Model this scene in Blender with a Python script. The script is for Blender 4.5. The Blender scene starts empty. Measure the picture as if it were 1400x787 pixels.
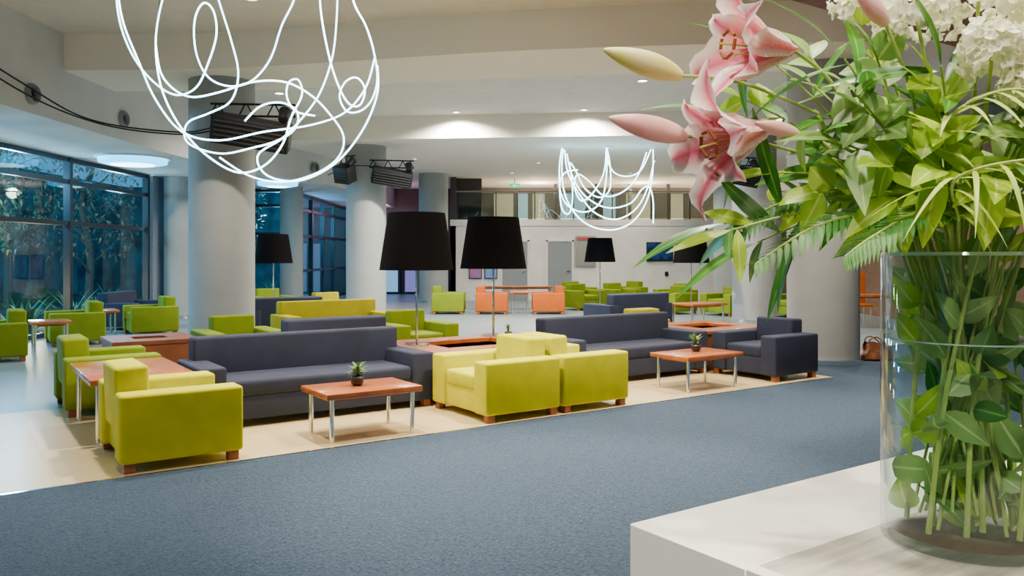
import bpy, bmesh, math, random
from mathutils import Vector, Matrix
random.seed(7)
R=random.uniform
ANG=math.radians(34.7); CA,SA=math.cos(ANG),math.sin(ANG)
SC=bpy.context.scene
def ab(a,b,z=0): return Vector((CA*a-SA*b, SA*a+CA*b, z))
def link(o): SC.collection.objects.link(o); return o

# ---------------------------------------------------------------- materials
MATS={}
def mat(name,col,rough=.6,metal=0,col2=None,scale=12,bump=0,bscale=None,emit=0,ecol=None,coat=0,transl=0,detail=4,stretch=None,uvrib=None,spec=.5):
    if name in MATS: return MATS[name]
    m=bpy.data.materials.new(name); m.use_nodes=True; nt=m.node_tree; N=nt.nodes; L=nt.links
    p=N['Principled BSDF']; out=N['Material Output']
    p.inputs['Roughness'].default_value=rough; p.inputs['Metallic'].default_value=metal; p.inputs['Specular IOR Level'].default_value=spec
    if coat: p.inputs['Coat Weight'].default_value=coat; p.inputs['Coat Roughness'].default_value=.08
    if col2 is None: col2=tuple(c*.88 for c in col)
    tc=N.new('ShaderNodeTexCoord'); mp=N.new('ShaderNodeMapping'); L.new(tc.outputs['Object'],mp.inputs[0])
    if stretch: mp.inputs['Scale'].default_value=stretch
    nz=N.new('ShaderNodeTexNoise'); nz.inputs['Scale'].default_value=scale; nz.inputs['Detail'].default_value=detail
    L.new(mp.outputs[0],nz.inputs['Vector'])
    cr=N.new('ShaderNodeValToRGB'); cr.color_ramp.elements[0].position=.35; cr.color_ramp.elements[1].position=.68
    cr.color_ramp.elements[0].color=(*col2,1); cr.color_ramp.elements[1].color=(*col,1)
    L.new(nz.outputs['Fac'],cr.inputs[0]); colout=cr.outputs[0]
    if uvrib:
        sx=N.new('ShaderNodeSeparateXYZ'); L.new(tc.outputs['UV'],sx.inputs[0])
        s=N.new('ShaderNodeMath'); s.operation='SUBTRACT'; s.inputs[1].default_value=.5; L.new(sx.outputs[0],s.inputs[0])
        ab_=N.new('ShaderNodeMath'); ab_.operation='ABSOLUTE'; L.new(s.outputs[0],ab_.inputs[0])
        r2=N.new('ShaderNodeValToRGB'); r2.color_ramp.elements[0].position=uvrib[1]; r2.color_ramp.elements[1].position=uvrib[2]
        r2.color_ramp.elements[0].color=(1,1,1,1); r2.color_ramp.elements[1].color=(0,0,0,1); L.new(ab_.outputs[0],r2.inputs[0])
        mx=N.new('ShaderNodeMix'); mx.data_type='RGBA'; L.new(r2.outputs[0],mx.inputs[0]); L.new(colout,mx.inputs[6]); mx.inputs[7].default_value=(*uvrib[0],1)
        colout=mx.outputs[2]
    L.new(colout,p.inputs['Base Color'])
    if bump:
        nb=N.new('ShaderNodeTexNoise'); nb.inputs['Scale'].default_value=bscale or scale*8; nb.inputs['Detail'].default_value=3
        L.new(tc.outputs['Object'],nb.inputs['Vector'])
        b=N.new('ShaderNodeBump'); b.inputs['Strength'].default_value=bump; b.inputs['Distance'].default_value=.01
        L.new(nb.outputs['Fac'],b.inputs['Height']); L.new(b.outputs[0],p.inputs['Normal'])
    if emit:
        p.inputs['Emission Color'].default_value=(*(ecol or col),1); p.inputs['Emission Strength'].default_value=emit
    if transl:
        t=N.new('ShaderNodeBsdfTranslucent'); L.new(colout,t.inputs[0]); ms=N.new('ShaderNodeMixShader'); ms.inputs[0].default_value=transl
        L.new(p.outputs[0],ms.inputs[1]); L.new(t.outputs[0],ms.inputs[2]); L.new(ms.outputs[0],out.inputs[0])
    MATS[name]=m; return m
def glassmat(name,tint,refl=.6,base=.03,rough=.02):
    m=bpy.data.materials.new(name); m.use_nodes=True; nt=m.node_tree; N=nt.nodes; L=nt.links
    N.remove(N['Principled BSDF']); out=N['Material Output']
    t=N.new('ShaderNodeBsdfTransparent'); t.inputs[0].default_value=(*tint,1)
    g=N.new('ShaderNodeBsdfGlossy'); g.inputs['Roughness'].default_value=rough
    lw=N.new('ShaderNodeLayerWeight'); lw.inputs[0].default_value=.5
    pw=N.new('ShaderNodeMath'); pw.operation='POWER'; pw.inputs[1].default_value=3.5; L.new(lw.outputs['Facing'],pw.inputs[0])
    ml=N.new('ShaderNodeMath'); ml.operation='MULTIPLY_ADD'; ml.inputs[1].default_value=refl; ml.inputs[2].default_value=base; L.new(pw.outputs[0],ml.inputs[0])
    ms=N.new('ShaderNodeMixShader'); L.new(ml.outputs[0],ms.inputs[0]); L.new(t.outputs[0],ms.inputs[1]); L.new(g.outputs[0],ms.inputs[2]); L.new(ms.outputs[0],out.inputs[0])
    return m
def tilemat(name,c1,c2,line,size,rough,rot=0,mortar=.004):
    m=bpy.data.materials.new(name); m.use_nodes=True; nt=m.node_tree; N=nt.nodes; L=nt.links; p=N['Principled BSDF']
    tc=N.new('ShaderNodeTexCoord'); mp=N.new('ShaderNodeMapping'); mp.inputs['Rotation'].default_value=(0,0,rot); L.new(tc.outputs['Object'],mp.inputs[0])
    b=N.new('ShaderNodeTexBrick'); b.offset=0; b.inputs['Scale'].default_value=1; b.inputs['Brick Width'].default_value=size; b.inputs['Row Height'].default_value=size
    b.inputs['Mortar Size'].default_value=mortar; b.inputs['Color1'].default_value=(*c1,1); b.inputs['Color2'].default_value=(*c2,1); b.inputs['Mortar'].default_value=(*line,1)
    L.new(mp.outputs[0],b.inputs['Vector'])
    nz=N.new('ShaderNodeTexNoise'); nz.inputs['Scale'].default_value=3; nz.inputs['Detail'].default_value=6; L.new(mp.outputs[0],nz.inputs['Vector'])
    mx=N.new('ShaderNodeMix'); mx.data_type='RGBA'; mx.blend_type='MULTIPLY'; mx.inputs[0].default_value=.2
    L.new(b.outputs[0],mx.inputs[6]); L.new(nz.outputs[0],mx.inputs[7]); L.new(mx.outputs[2],p.inputs['Base Color'])
    p.inputs['Roughness'].default_value=rough
    return m
def carpetmat():
    m=bpy.data.materials.new('blue_grey_carpet'); m.use_nodes=True; nt=m.node_tree; N=nt.nodes; L=nt.links; p=N['Principled BSDF']; p.inputs['Roughness'].default_value=.97; p.inputs['Specular IOR Level'].default_value=.1
    tc=N.new('ShaderNodeTexCoord'); mp=N.new('ShaderNodeMapping'); mp.inputs['Rotation'].default_value=(0,0,-ANG); mp.inputs['Scale'].default_value=(1,3.2,1); L.new(tc.outputs['Object'],mp.inputs[0])
    n1=N.new('ShaderNodeTexNoise'); n1.inputs['Scale'].default_value=62; n1.inputs['Detail'].default_value=8; n1.inputs['Roughness'].default_value=.7; L.new(mp.outputs[0],n1.inputs['Vector'])
    c1=N.new('ShaderNodeValToRGB'); c1.color_ramp.elements[0].position=.38; c1.color_ramp.elements[1].position=.66; c1.color_ramp.elements[0].color=(.018,.033,.062,1); c1.color_ramp.elements[1].color=(.080,.118,.178,1); L.new(n1.outputs[0],c1.inputs[0])
    L.new(c1.outputs[0],p.inputs['Base Color'])
    b=N.new('ShaderNodeBump'); b.inputs['Strength'].default_value=.5; b.inputs['Distance'].default_value=.01
    n2=N.new('ShaderNodeTexNoise'); n2.inputs['Scale'].default_value=260; L.new(tc.outputs['Object'],n2.inputs['Vector']); L.new(n2.outputs[0],b.inputs['Height']); L.new(b.outputs[0],p.inputs['Normal']); return m

FS=dict(scale=6,bump=.12,bscale=260,spec=.15)
LIME=mat('lime_fabric',(.60,.59,.0),.85,col2=(.53,.52,.0),**FS)
GREEN=mat('green_fabric',(.19,.26,.012),.85,**FS)
OLIVE=mat('olive_fabric',(.36,.33,.006),.85,**FS)
BLUE=mat('blue_fabric',(.036,.042,.076),.85,**FS)
ORANGE=mat('orange_fabric',(.50,.11,.015),.8,**FS)
WOOD=mat('orange_wood',(.50,.15,.035),.25,col2=(.34,.085,.02),scale=5,stretch=(1,9,1),coat=.35)
WOODR=mat('red_brown_wood',(.24,.065,.02),.5,col2=(.17,.045,.015),scale=5,stretch=(1,9,1))
FOOTW=mat('foot_wood',(.32,.10,.03),.4,scale=20)
CHROME=mat('chrome',(.85,.86,.88),.12,1)
BLACK=mat('black_plastic',(.010,.010,.012),.5,spec=.3)
SHADE=mat('black_shade_fabric',(.0035,.0033,.004),.95,bump=.1,bscale=300,spec=.05)
WALLW=mat('white_plaster',(.76,.74,.70),.8,scale=2)
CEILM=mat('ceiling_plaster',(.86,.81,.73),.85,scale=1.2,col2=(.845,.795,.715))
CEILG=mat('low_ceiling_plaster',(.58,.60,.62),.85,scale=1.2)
COLM=mat('column_plaster',(.33,.345,.35),.75,scale=5,col2=(.31,.325,.33))
DARKW=mat('dark_brown_panel',(.06,.045,.04),.5,scale=3)
CARPET=carpetmat()
TILE=tilemat('floor_tile_blue_reflection_tint',(.20,.25,.28),(.19,.24,.27),(.13,.16,.18),.6,.36,-ANG)  # blue-grey is window light reflected in the tile, put into its colour
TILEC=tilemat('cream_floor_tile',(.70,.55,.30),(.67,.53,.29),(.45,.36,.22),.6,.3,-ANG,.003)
PANELC=tilemat('perforated_ceiling_panel',(.80,.75,.67),(.785,.735,.66),(.73,.685,.615),1.2,.8,0,.010)
MARBLE=mat('cream_marble',(.95,.92,.84),.3,col2=(.90,.87,.79),scale=3,detail=8,coat=.2)
INSET=mat('grey_grained_stone',(.72,.68,.60),.22,col2=(.42,.39,.35),scale=3,stretch=(1.5,14,1),detail=8,coat=.3)
FRAME=mat('dark_window_frame',(.015,.02,.03),.4)
WINGL=glassmat('window_glass',(.78,.92,1),.35,.03)
RAILGL=glassmat('rail_glass',(.62,.70,.70),.35,.04)
VGLASS=glassmat('vase_glass',(.96,.99,.99),.8,.03)
WATER=glassmat('vase_water',(.95,.985,.97),.25,.012)
NEON=mat('neon_tube_white',(.8,.95,1),.4,emit=10,ecol=(.45,.84,1))
LAMPDISC=mat('downlight_lens',(1,.95,.85),.4,emit=14,ecol=(1,.9,.72))
BLUEDISC=mat('blue_light_disc',(.05,.5,.8),.4,emit=4.5,ecol=(.02,.55,1))
BLUERIM=mat('blue_light_diffuser',(.5,.9,1),.4,emit=9,ecol=(.45,.88,1))
LEAFE=mat('eucalyptus_leaf',(.34,.52,.15),.42,col2=(.17,.34,.07),scale=9,transl=.4,uvrib=((.5,.64,.26),.02,.07))
LEAFD=mat('dark_glossy_leaf',(.07,.25,.022),.3,col2=(.03,.14,.012),scale=7,transl=.25,uvrib=((.16,.36,.06),.02,.08))
LEAFB=mat('bright_leaf',(.56,.74,.04),.4,col2=(.32,.54,.02),scale=8,transl=.5,uvrib=((.68,.78,.18),.02,.07))
PALML=mat('palm_leaflet',(.72,.80,.22),.4,col2=(.46,.64,.08),scale=8,transl=.45)
FERNL=mat('fern_leaflet',(.08,.28,.045),.5,col2=(.04,.16,.02),scale=12,transl=.25)
STEMM=mat('green_stem',(.46,.58,.14),.5,col2=(.32,.46,.08),scale=30,transl=.2)
def petalmat():
    m=bpy.data.materials.new('lily_petal_striped'); m.use_nodes=True; nt=m.node_tree; N=nt.nodes; L=nt.links; p=N['Principled BSDF']; out=N['Material Output']
    tc=N.new('ShaderNodeTexCoord'); sx=N.new('ShaderNodeSeparateXYZ'); L.new(tc.outputs['UV'],sx.inputs[0])
    s=N.new('ShaderNodeMath'); s.operation='SUBTRACT'; s.inputs[1].default_value=.5; L.new(sx.outputs[0],s.inputs[0])
    a=N.new('ShaderNodeMath'); a.operation='ABSOLUTE'; L.new(s.outputs[0],a.inputs[0])
    cr=N.new('ShaderNodeValToRGB'); e=cr.color_ramp.elements; e[0].position=.0; e[0].color=(.80,.10,.20,1); e[1].position=.42; e[1].color=(1.,.88,.85,1)
    x=e.new(.18); x.color=(.90,.38,.44,1); L.new(a.outputs[0],cr.inputs[0])
    vo=N.new('ShaderNodeTexVoronoi'); vo.inputs['Scale'].default_value=260; L.new(tc.outputs['Object'],vo.inputs['Vector'])
    lt=N.new('ShaderNodeMath'); lt.operation='LESS_THAN'; lt.inputs[1].default_value=.2; L.new(vo.outputs['Distance'],lt.inputs[0])
    l2=N.new('ShaderNodeMath'); l2.operation='LESS_THAN'; l2.inputs[1].default_value=.45; L.new(sx.outputs[1],l2.inputs[0])
    mm=N.new('ShaderNodeMath'); mm.operation='MULTIPLY'; L.new(lt.outputs[0],mm.inputs[0]); L.new(l2.outputs[0],mm.inputs[1])
    mx=N.new('ShaderNodeMix'); mx.data_type='RGBA'; L.new(mm.outputs[0],mx.inputs[0]); L.new(cr.outputs[0],mx.inputs[6]); mx.inputs[7].default_value=(.5,.02,.08,1)
    L.new(mx.outputs[2],p.inputs['Base Color']); p.inputs['Roughness'].default_value=.5
    t=N.new('ShaderNodeBsdfTranslucent'); L.new(mx.outputs[2],t.inputs[0]); ms=N.new('ShaderNodeMixShader'); ms.inputs[0].default_value=.35
    L.new(p.outputs[0],ms.inputs[1]); L.new(t.outputs[0],ms.inputs[2]); L.new(ms.outputs[0],out.inputs[0]); return m
PETAL=petalmat()
BUDY=mat('bud_yellow_green',(.66,.72,.16),.5,col2=(.80,.66,.36),scale=14,transl=.2,stretch=(3,3,3))
BUDP=mat('bud_pink',(.92,.62,.54),.5,col2=(.78,.40,.40),scale=14,transl=.2)
WHITEF=mat('white_petal',(.97,.95,.86),.6,col2=(.86,.86,.64),scale=30,transl=.35)
ANTHER=mat('brown_anther',(.35,.09,.02),.8)
POT=mat('dark_ceramic_pot',(.03,.03,.035),.35)
BAGM=mat('brown_leather',(.26,.09,.035),.45,col2=(.15,.05,.02),scale=14,bump=.2)
GLEAF=mat('garden_leaf',(.08,.20,.07),.5,col2=(.03,.08,.04),scale=3)
GLEAF2=mat('garden_leaf_brown',(.26,.17,.07),.5,col2=(.08,.08,.05),scale=3)
BARK=mat('tree_bark',(.09,.065,.045),.9,scale=8,bump=.5)
SOIL=mat('garden_soil',(.03,.03,.025),.95,scale=3)
HEDGE=mat('dark_hedge_wall',(.05,.16,.17),.95,col2=(.008,.03,.04),scale=1.4,detail=8)

# ---------------------------------------------------------------- mesh builder
class MB:
    def __init__(s): s.v=[]; s.f=[]; s.uv={}
    def grid(s,rows,uvs=None):
        base=len(s.v); n=len(rows[0])
        for i,r in enumerate(rows):
            for j,p in enumerate(r):
                if uvs: s.uv[len(s.v)]=(j/(n-1),i/(len(rows)-1))
                s.v.append(tuple(p))
        for i in range(len(rows)-1):
            for j in range(n-1):
                a=base+i*n+j; s.f.append((a,a+1,a+n+1,a+n))
    def addbm(s,bm):
        base=len(s.v); bm.verts.ensure_lookup_table()
        for i,v in enumerate(bm.verts): v.index=i; s.v.append(tuple(v.co))
        for f in bm.faces: s.f.append(tuple(base+v.index for v in f.verts))
        bm.free()
    def box(s,size,loc,bev=0,seg=3,M=None):
        bm=bmesh.new(); bmesh.ops.create_cube(bm,size=1)
        for v in bm.verts: v.co=Vector((v.co.x*size[0],v.co.y*size[1],v.co.z*size[2]))
        if bev: bmesh.ops.bevel(bm,geom=bm.edges[:],offset=bev,segments=seg,profile=.5,affect='EDGES')
        if M is not None: bmesh.ops.transform(bm,matrix=M,verts=bm.verts)
        bmesh.ops.translate(bm,vec=Vector(loc),verts=bm.verts); s.addbm(bm); return s
    def lathe(s,prof,n=32,loc=(0,0,0),M=None,cap=True):
        base=len(s.v); loc=Vector(loc)
        for r,z in prof:
            for k in range(n):
                t=2*math.pi*k/n; p=Vector((r*math.cos(t),r*math.sin(t),z))
                if M is not None: p=M@p
                s.v.append(tuple(p+loc))
        for i in range(len(prof)-1):
            for k in range(n):
                a=base+i*n+k; b=base+i*n+(k+1)%n; s.f.append((a,b,b+n,a+n))
        if cap:
            s.f.append(tuple(base+k for k in range(n))[::-1]); t=base+(len(prof)-1)*n; s.f.append(tuple(t+k for k in range(n)))
        return s
    def tube(s,pts,r,n=8,r2=None):
        pts=[Vector(p) for p in pts]; base=len(s.v); m=len(pts)
        T=[(pts[min(i+1,m-1)]-pts[max(i-1,0)]).normalized() for i in range(m)]
        up=Vector((0,0,1)) if abs(T[0].z)<.9 else Vector((1,0,0)); nrm=T[0].cross(up).normalized()
        for i in range(m):
            nrm=(nrm-T[i]*nrm.dot(T[i])).normalized(); b=T[i].cross(nrm); rr=r if r2 is None else r+(r2-r)*i/(m-1)
            for k in range(n):
                t=2*math.pi*k/n; s.v.append(tuple(pts[i]+(nrm*math.cos(t)+b*math.sin(t))*rr))
        for i in range(m-1):
            for k in range(n):
                a=base+i*n+k; c=base+i*n+(k+1)%n; s.f.append((a,c,c+n,a+n))
        s.f.append(tuple(base+k for k in range(n))[::-1]); t=base+(m-1)*n; s.f.append(tuple(t+k for k in range(n)))
        return s
    def leaf(s,base,d,up,L,W,curl=.2,p=.8,n=6,fold=.15,clamp=None):
        d=d.normalized(); side=d.cross(up)
        if side.length<1e-3: side=d.cross(Vector((1,.2,.1)))
        side.normalize(); up=side.cross(d).normalized(); rows=[]
        for i in range(n+1):
            t=i/n; w=W*.5*max(.03,math.sin(math.pi*min(1,t**p)*.985+.01)) ; c=base+d*L*t-up*curl*L*t*t
            r=[c-side*w+up*fold*w, c, c+side*w+up*fold*w]
            if clamp: r=[clamp(q) for q in r]
            rows.append(r)
        s.grid(rows,True)
def smooth(pts,n=8,closed=False):
    pts=[Vector(p) for p in pts]; out=[]; m=len(pts)
    for i in range(m-1):
        p0=pts[max(i-1,0)];p1=pts[i];p2=pts[i+1];p3=pts[min(i+2,m-1)]
        for k in range(n):
            t=k/n; out.append(.5*((2*p1)+(p2-p0)*t+(2*p0-5*p1+4*p2-p3)*t*t+(3*p1-p0-3*p2+p3)*t**3))
    out.append(pts[-1]); return out
def relax(p,k):
    for _ in range(k): p=[p[0]]+[(p[i-1]+p[i]*2+p[i+1])/4 for i in range(1,len(p)-1)]+[p[-1]]
    return p
def obj(name,mb,m,parent=None,loc=(0,0,0),rotz=0,label=None,cat=None,group=None,kind=None,sm=True):
    me=bpy.data.meshes.new(name); me.from_pydata(mb.v,[],mb.f); me.materials.append(m)
    if mb.uv:
        uvl=me.uv_layers.new(name='UVMap')
        for l in me.loops: uvl.data[l.index].uv=mb.uv.get(l.vertex_index,(.25,.5))
    if sm:
        me.polygons.foreach_set('use_smooth',[True]*len(me.polygons)); me.set_sharp_from_angle(angle=math.radians(38))
    me.update(); o=bpy.data.objects.new(name,me); link(o); o.location=loc; o.rotation_euler=(0,0,rotz)
    if parent: o.parent=parent
    tag(o,label,cat,group,kind); return o
def tag(o,label=None,cat=None,group=None,kind=None):
    if label:o['label']=label
    if cat:o['category']=cat
    if group:o['group']=group
    if kind:o['kind']=kind
def empty(name,loc=(0,0,0),rotz=0,**k):
    o=bpy.data.objects.new(name,None); o.empty_display_size=.1; link(o); o.location=loc; o.rotation_euler=(0,0,rotz); tag(o,**k); return o
def dup(root,parent=None):
    c=root.copy(); link(c)
    if parent: c.parent=parent
    for ch in list(root.children): dup(ch,c)
    return c
PROTO={}
def inst(key,builder,loc,rotz,label,group=None,cat=None):
    if key in PROTO: o=dup(PROTO[key])
    else: o=builder(); PROTO[key]=o
    o.location=loc; o.rotation_euler=(0,0,rotz); tag(o,label,cat,group); return o
def box(name,size,loc,m,bev=0,**k): return obj(name,MB().box(size,(0,0,0),bev),m,loc=loc,**k)
def prism(name,poly,z0,z1,m,**k):
    mb=MB(); n=len(poly); poly=[(p[0],p[1]) for p in poly]; mb.v=[(x,y,z0) for x,y in poly]+[(x,y,z1) for x,y in poly]
    mb.f=[tuple(range(n))[::-1],tuple(range(n,2*n))]+[(i,(i+1)%n,n+(i+1)%n,n+i) for i in range(n)]
    return obj(name,mb,m,sm=False,**k)
def curve2(pts,n=6): return [(p.x,p.y) for p in smooth([Vector((a,b,0)) for a,b in pts],n)]

# ---------------------------------------------------------------- room shell
ST=dict(kind='structure')
ZR,ZC,ZL=4.95,4.4,3.6
prism('floor',[(-9.2,-6),(12,-6),(12,34.2),(-9.2,34.2)],-.2,0,TILE,label='stone tile floor tinted with blue window reflections',**ST)
tl=ab(0,6.32); yl=tl.y+(-9.1-tl.x)*SA/CA
p8=ab(9.5,8)
prism('floor_carpet',[(-9.1,-5.9),(11.9,-5.9),(11.9,p8.y+(11.9-p8.x)*SA/CA),p8,ab(9.5,6.32),(-9.1,yl)],0.0005,.008,CARPET,label='mottled blue-grey woven carpet',**ST)
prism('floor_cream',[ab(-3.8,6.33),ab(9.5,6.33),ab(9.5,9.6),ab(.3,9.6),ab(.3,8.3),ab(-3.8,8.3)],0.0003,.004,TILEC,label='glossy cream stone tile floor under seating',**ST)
prism('trim_1',[ab(-4,6.32),ab(9.5,6.32),ab(9.5,6.345),ab(-4,6.345)],.0005,.010,CHROME,label='thin metal carpet edge strip',**ST)
prism('wall_rear',[(-9.2,-6.2),(12,-6.2),(12,-6),(-9.2,-6)],0,ZR,WALLW,label='plain plaster wall behind reception',**ST)
prism('wall_side',[(12,-6),(12.2,-6),(12.2,34),(12,34)],0,ZR,WALLW,label='plain plaster side wall',**ST)
fas=[(-6.8,-6),(-6.8,15),(-6.7,17),(-6.35,19),(-5.8,21),(-5.2,23),(-4.9,26),(-4.9,34.2)]
prism('ceiling',[(-6.8,-6),(12,-6),(12,18.1),(-6.5,20.0),(-6.8,17)],ZR,ZR+.2,PANELC,label='recessed perforated ceiling',**ST)
prism('ceiling_soffit',[(-6.3,19.95),(12,18.1),(12,34.2),(-6.9,34.2),(-6.9,24)],ZC,ZR+.2,CEILM,label='dropped cream plaster ceiling',**ST)
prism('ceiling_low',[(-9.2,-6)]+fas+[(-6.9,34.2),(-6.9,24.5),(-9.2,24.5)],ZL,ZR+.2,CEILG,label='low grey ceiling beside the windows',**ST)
bf=curve2([(-6.8,12.35),(-4.5,12.25),(-2.2,11.75),(0,11.2),(3,10.8),(7,10.6),(12,10.5)]); bb=curve2([(12,12.2),(7,12.3),(3,12.5),(0,12.9),(-2.2,13.35),(-4.5,13.85),(-6.8,13.95)])
prism('ceiling_beam',bf+bb,ZC,ZR+.1,CEILM,label='curved dropped ceiling beam',**ST)
bf=curve2([(-6.8,8.0),(-3,8.9),(0,8.7),(5,8.3),(12,8.1)]); bb=curve2([(12,9.3),(5,9.4),(0,9.7),(-3,9.9),(-6.8,9.4)])
prism('ceiling_beam',bf+bb,4.78,ZR+.1,CEILM,label='shallow ceiling step',**ST)
prism('wall_back',[(-2.2,29),(12,29),(12,29.25),(-2.2,29.25)],0,2.86,WALLW,label='white wall below the gallery',**ST)
prism('wall_gallery_floor',[(-2.2,28.97),(12,28.97),(12,34.2),(-2.2,34.2)],2.66,2.88,WALLW,label='gallery floor slab edge',**ST)
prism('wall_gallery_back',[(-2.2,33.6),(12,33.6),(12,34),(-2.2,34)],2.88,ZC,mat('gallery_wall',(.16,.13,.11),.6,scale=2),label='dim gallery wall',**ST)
prism('wall_gallery_side',[(-2.2,29),(-2.0,29),(-2.0,34),(-2.2,34)],0,ZC,DARKW,label='dark gallery end wall',**ST)
prism('wall_gallery_panel',[(-2.0,29.6),(-1.1,29.6),(-1.1,29.75),(-2.0,29.75)],2.88,ZC,DARKW,label='dark gallery screen wall',**ST)
prism('wall_far',[(-9.2,34.0),(-2.2,34.0),(-2.2,34.2),(-9.2,34.2)],0,ZC,DARKW,label='dark end wall',**ST)
prism('wall_right',[(9.6,14),(9.8,14),(9.8,29),(9.6,29)],0,ZC,mat('brown_wood_wall',(.20,.10,.055),.5,col2=(.14,.07,.04),scale=3,stretch=(1,1,8)),label='brown wood-panelled wall',**ST)
prism('wall_jog_pier',[(-9.2,20.4),(-9.0,20.4),(-9.0,24.5),(-9.2,24.5)],0,ZL,mat('grey_pier',(.22,.25,.30),.8),label='grey wall pier',**ST)
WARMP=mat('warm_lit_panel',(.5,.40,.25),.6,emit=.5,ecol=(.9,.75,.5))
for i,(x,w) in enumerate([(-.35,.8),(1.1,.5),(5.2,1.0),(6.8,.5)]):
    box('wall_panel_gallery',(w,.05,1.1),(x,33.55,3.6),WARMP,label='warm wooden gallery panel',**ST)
BLW=mat('blue_lit_panel',(.3,.45,.5),.6,emit=.9,ecol=(.45,.70,.78))
for i,(x,w) in enumerate([(.45,.4),(2.5,1.0),(4.0,.5)]):
    box('window_%d'%(7+i),(w,.05,1.1),(x,33.5,3.6),BLW,label='pale blue gallery window',**ST)
for x in (1.7,3.3,4.6,6.1): box('trim_%d'%(int(x*2)),(.12,.12,ZC-2.88),(x,31.8,(ZC+2.88)/2),DARKW,label='dark gallery mullion post',**ST)

def window(name,p0,p1,z0,z1,vs,hs,label):
    p0=Vector((*p0,0));p1=Vector((*p1,0)); d=p1-p0; L=d.length; rot=math.atan2(d.y,d.x); mb=MB()
    for t in vs: mb.box((.11,.14,z1-z0),(t*L,0,(z0+z1)/2))
    for h in hs: mb.box((L,.1,.09),(L/2,0,h))
    o=obj(name,mb,FRAME,loc=p0,rotz=rot,label=label,kind='structure',sm=False)
    obj('glass',MB().box((L,.012,z1-z0),(L/2,0,(z0+z1)/2)),WINGL,parent=o,sm=False)
window('window_1',(-9.1,-5.5),(-9.1,20.3),0,ZL,[0,.15,.3,.44,.583,.721,.86,.998],[.05,2.25,3.1,3.55],'tall dark-framed window wall onto garden')
window('window_2',(-9.1,24.5),(-6.9,24.5),0,ZL,[0,.5,1],[.05,2.25,3.1,3.55],'dark-framed window wall')
window('window_3',(-6.9,24.5),(-6.9,34),0,ZL,[0,.18,.36,.54,.72,1],[.05,1.1,2.25,3.1,3.55],'dark-framed glazed wall')
DGL=mat('door_glass_purple',(.2,.15,.4),.2,emit=.6,ecol=(.25,.30,.75),scale=2,col2=(.5,.1,.3))
DGB=mat('door_glass_blue',(.15,.3,.5),.2,emit=.9,ecol=(.25,.5,.8),scale=2)
for n,x,m in (('door_1',-5.3,DGB),('door_2',-3.9,DGL)):
    o=box(n,(1.3,.08,2.2),(x,33.93,1.1),FRAME,label='glazed door with coloured light behind',**ST)
    obj('glass',MB().box((.5,.03,2.0),(-.3,-.05,0)).box((.5,.03,2.0),(.3,-.05,0)),m,parent=o)
def col(x,y,r,h,label):
    o=empty('column',(x,y,0),label=label,cat='column',group='round lobby columns')
    obj('shaft',MB().lathe([(r,.1),(r,h)],48),COLM,parent=o)
    obj('base_ring',MB().lathe([(r+.025,.0),(r+.025,.09),(r,.1)],48),CHROME,parent=o)
    return o
for x,y,r,h in [(-4.7,13.2,.51,ZC),(-3.76,21,.51,ZC),(-8.55,20.9,.36,ZL),(-2.7,28.0,.5,ZC),(5.77,19.4,.51,ZC),(6.7,25,.5,ZC),(4.62,12.1,.51,ZC),(-6.5,24.0,.33,ZL)]:
    col(x,y,r,h,'smooth grey round column')

# ---------------------------------------------------------------- gallery details
o=empty('glass_railing',(-2,28.99,2.88),label='glass gallery railing with dark posts and handrail',cat='railing')
obj('panel',MB().box((13.8,.015,.9),(7,0,.5)),RAILGL,parent=o)
obj('handrail',MB().tube([(0,0,1),(14,0,1)],.03),mat('steel_rail',(.3,.3,.32),.3,1),parent=o)
pm=None
for i in range(11):
    q=obj('post',MB().box((.04,.04,1),(0,0,.5)),FRAME,parent=o) if pm is None else pm.copy()
    if pm is None: pm=q
    else: link(q); q.parent=o
    q.location=(.05+1.38*i,0,0)
o=empty('exit_sign',(.1,29.8,4.16),label='small green illuminated exit sign',cat='sign')
GE=mat('exit_green',(.05,.5,.25),.5,emit=1.2,ecol=(.05,.7,.3)); WE=mat('exit_white',(.9,.9,.9),.5,emit=1.5,ecol=(1,1,1))
obj('panel',MB().box((.36,.04,.15),(0,0,0)),GE,parent=o)
mb=MB(); mb.box((.12,.01,.025),(.06,-.025,0)); mb.v+= [(-.08,-.03,0),(0,-.03,.05),(0,-.03,-.05)]; mb.f.append((len(mb.v)-3,len(mb.v)-2,len(mb.v)-1)); obj('arrow',mb,WE,parent=o,sm=False)
obj('bracket',MB().box((.03,.03,.18),(0,0,.16)),FRAME,parent=o)
o=empty('television',(5.25,28.96,1.74),label='wall-mounted black flat television showing dim blue picture',cat='television')
obj('body',MB().box((.94,.07,.68),(0,0,0),.01),BLACK,parent=o)
mb=MB().box((.86,.01,.60),(0,-.04,.01)); obj('screen',mb,mat('tv_screen',(.02,.08,.25),.3,col2=(.003,.004,.008),emit=.02,ecol=(.05,.2,.8),scale=4,spec=.2),parent=o)
o=empty('notice_board',(2.62,28.97,1.75),label='grey framed notice board with red heading',cat='sign')
obj('panel',MB().box((.72,.04,1.1),(0,0,0),.005),mat('board_grey',(.30,.29,.28),.5),parent=o); obj('heading',MB().box((.6,.02,.1),(0,-.03,.45)),mat('board_red',(.5,.08,.06),.5),parent=o)
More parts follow.
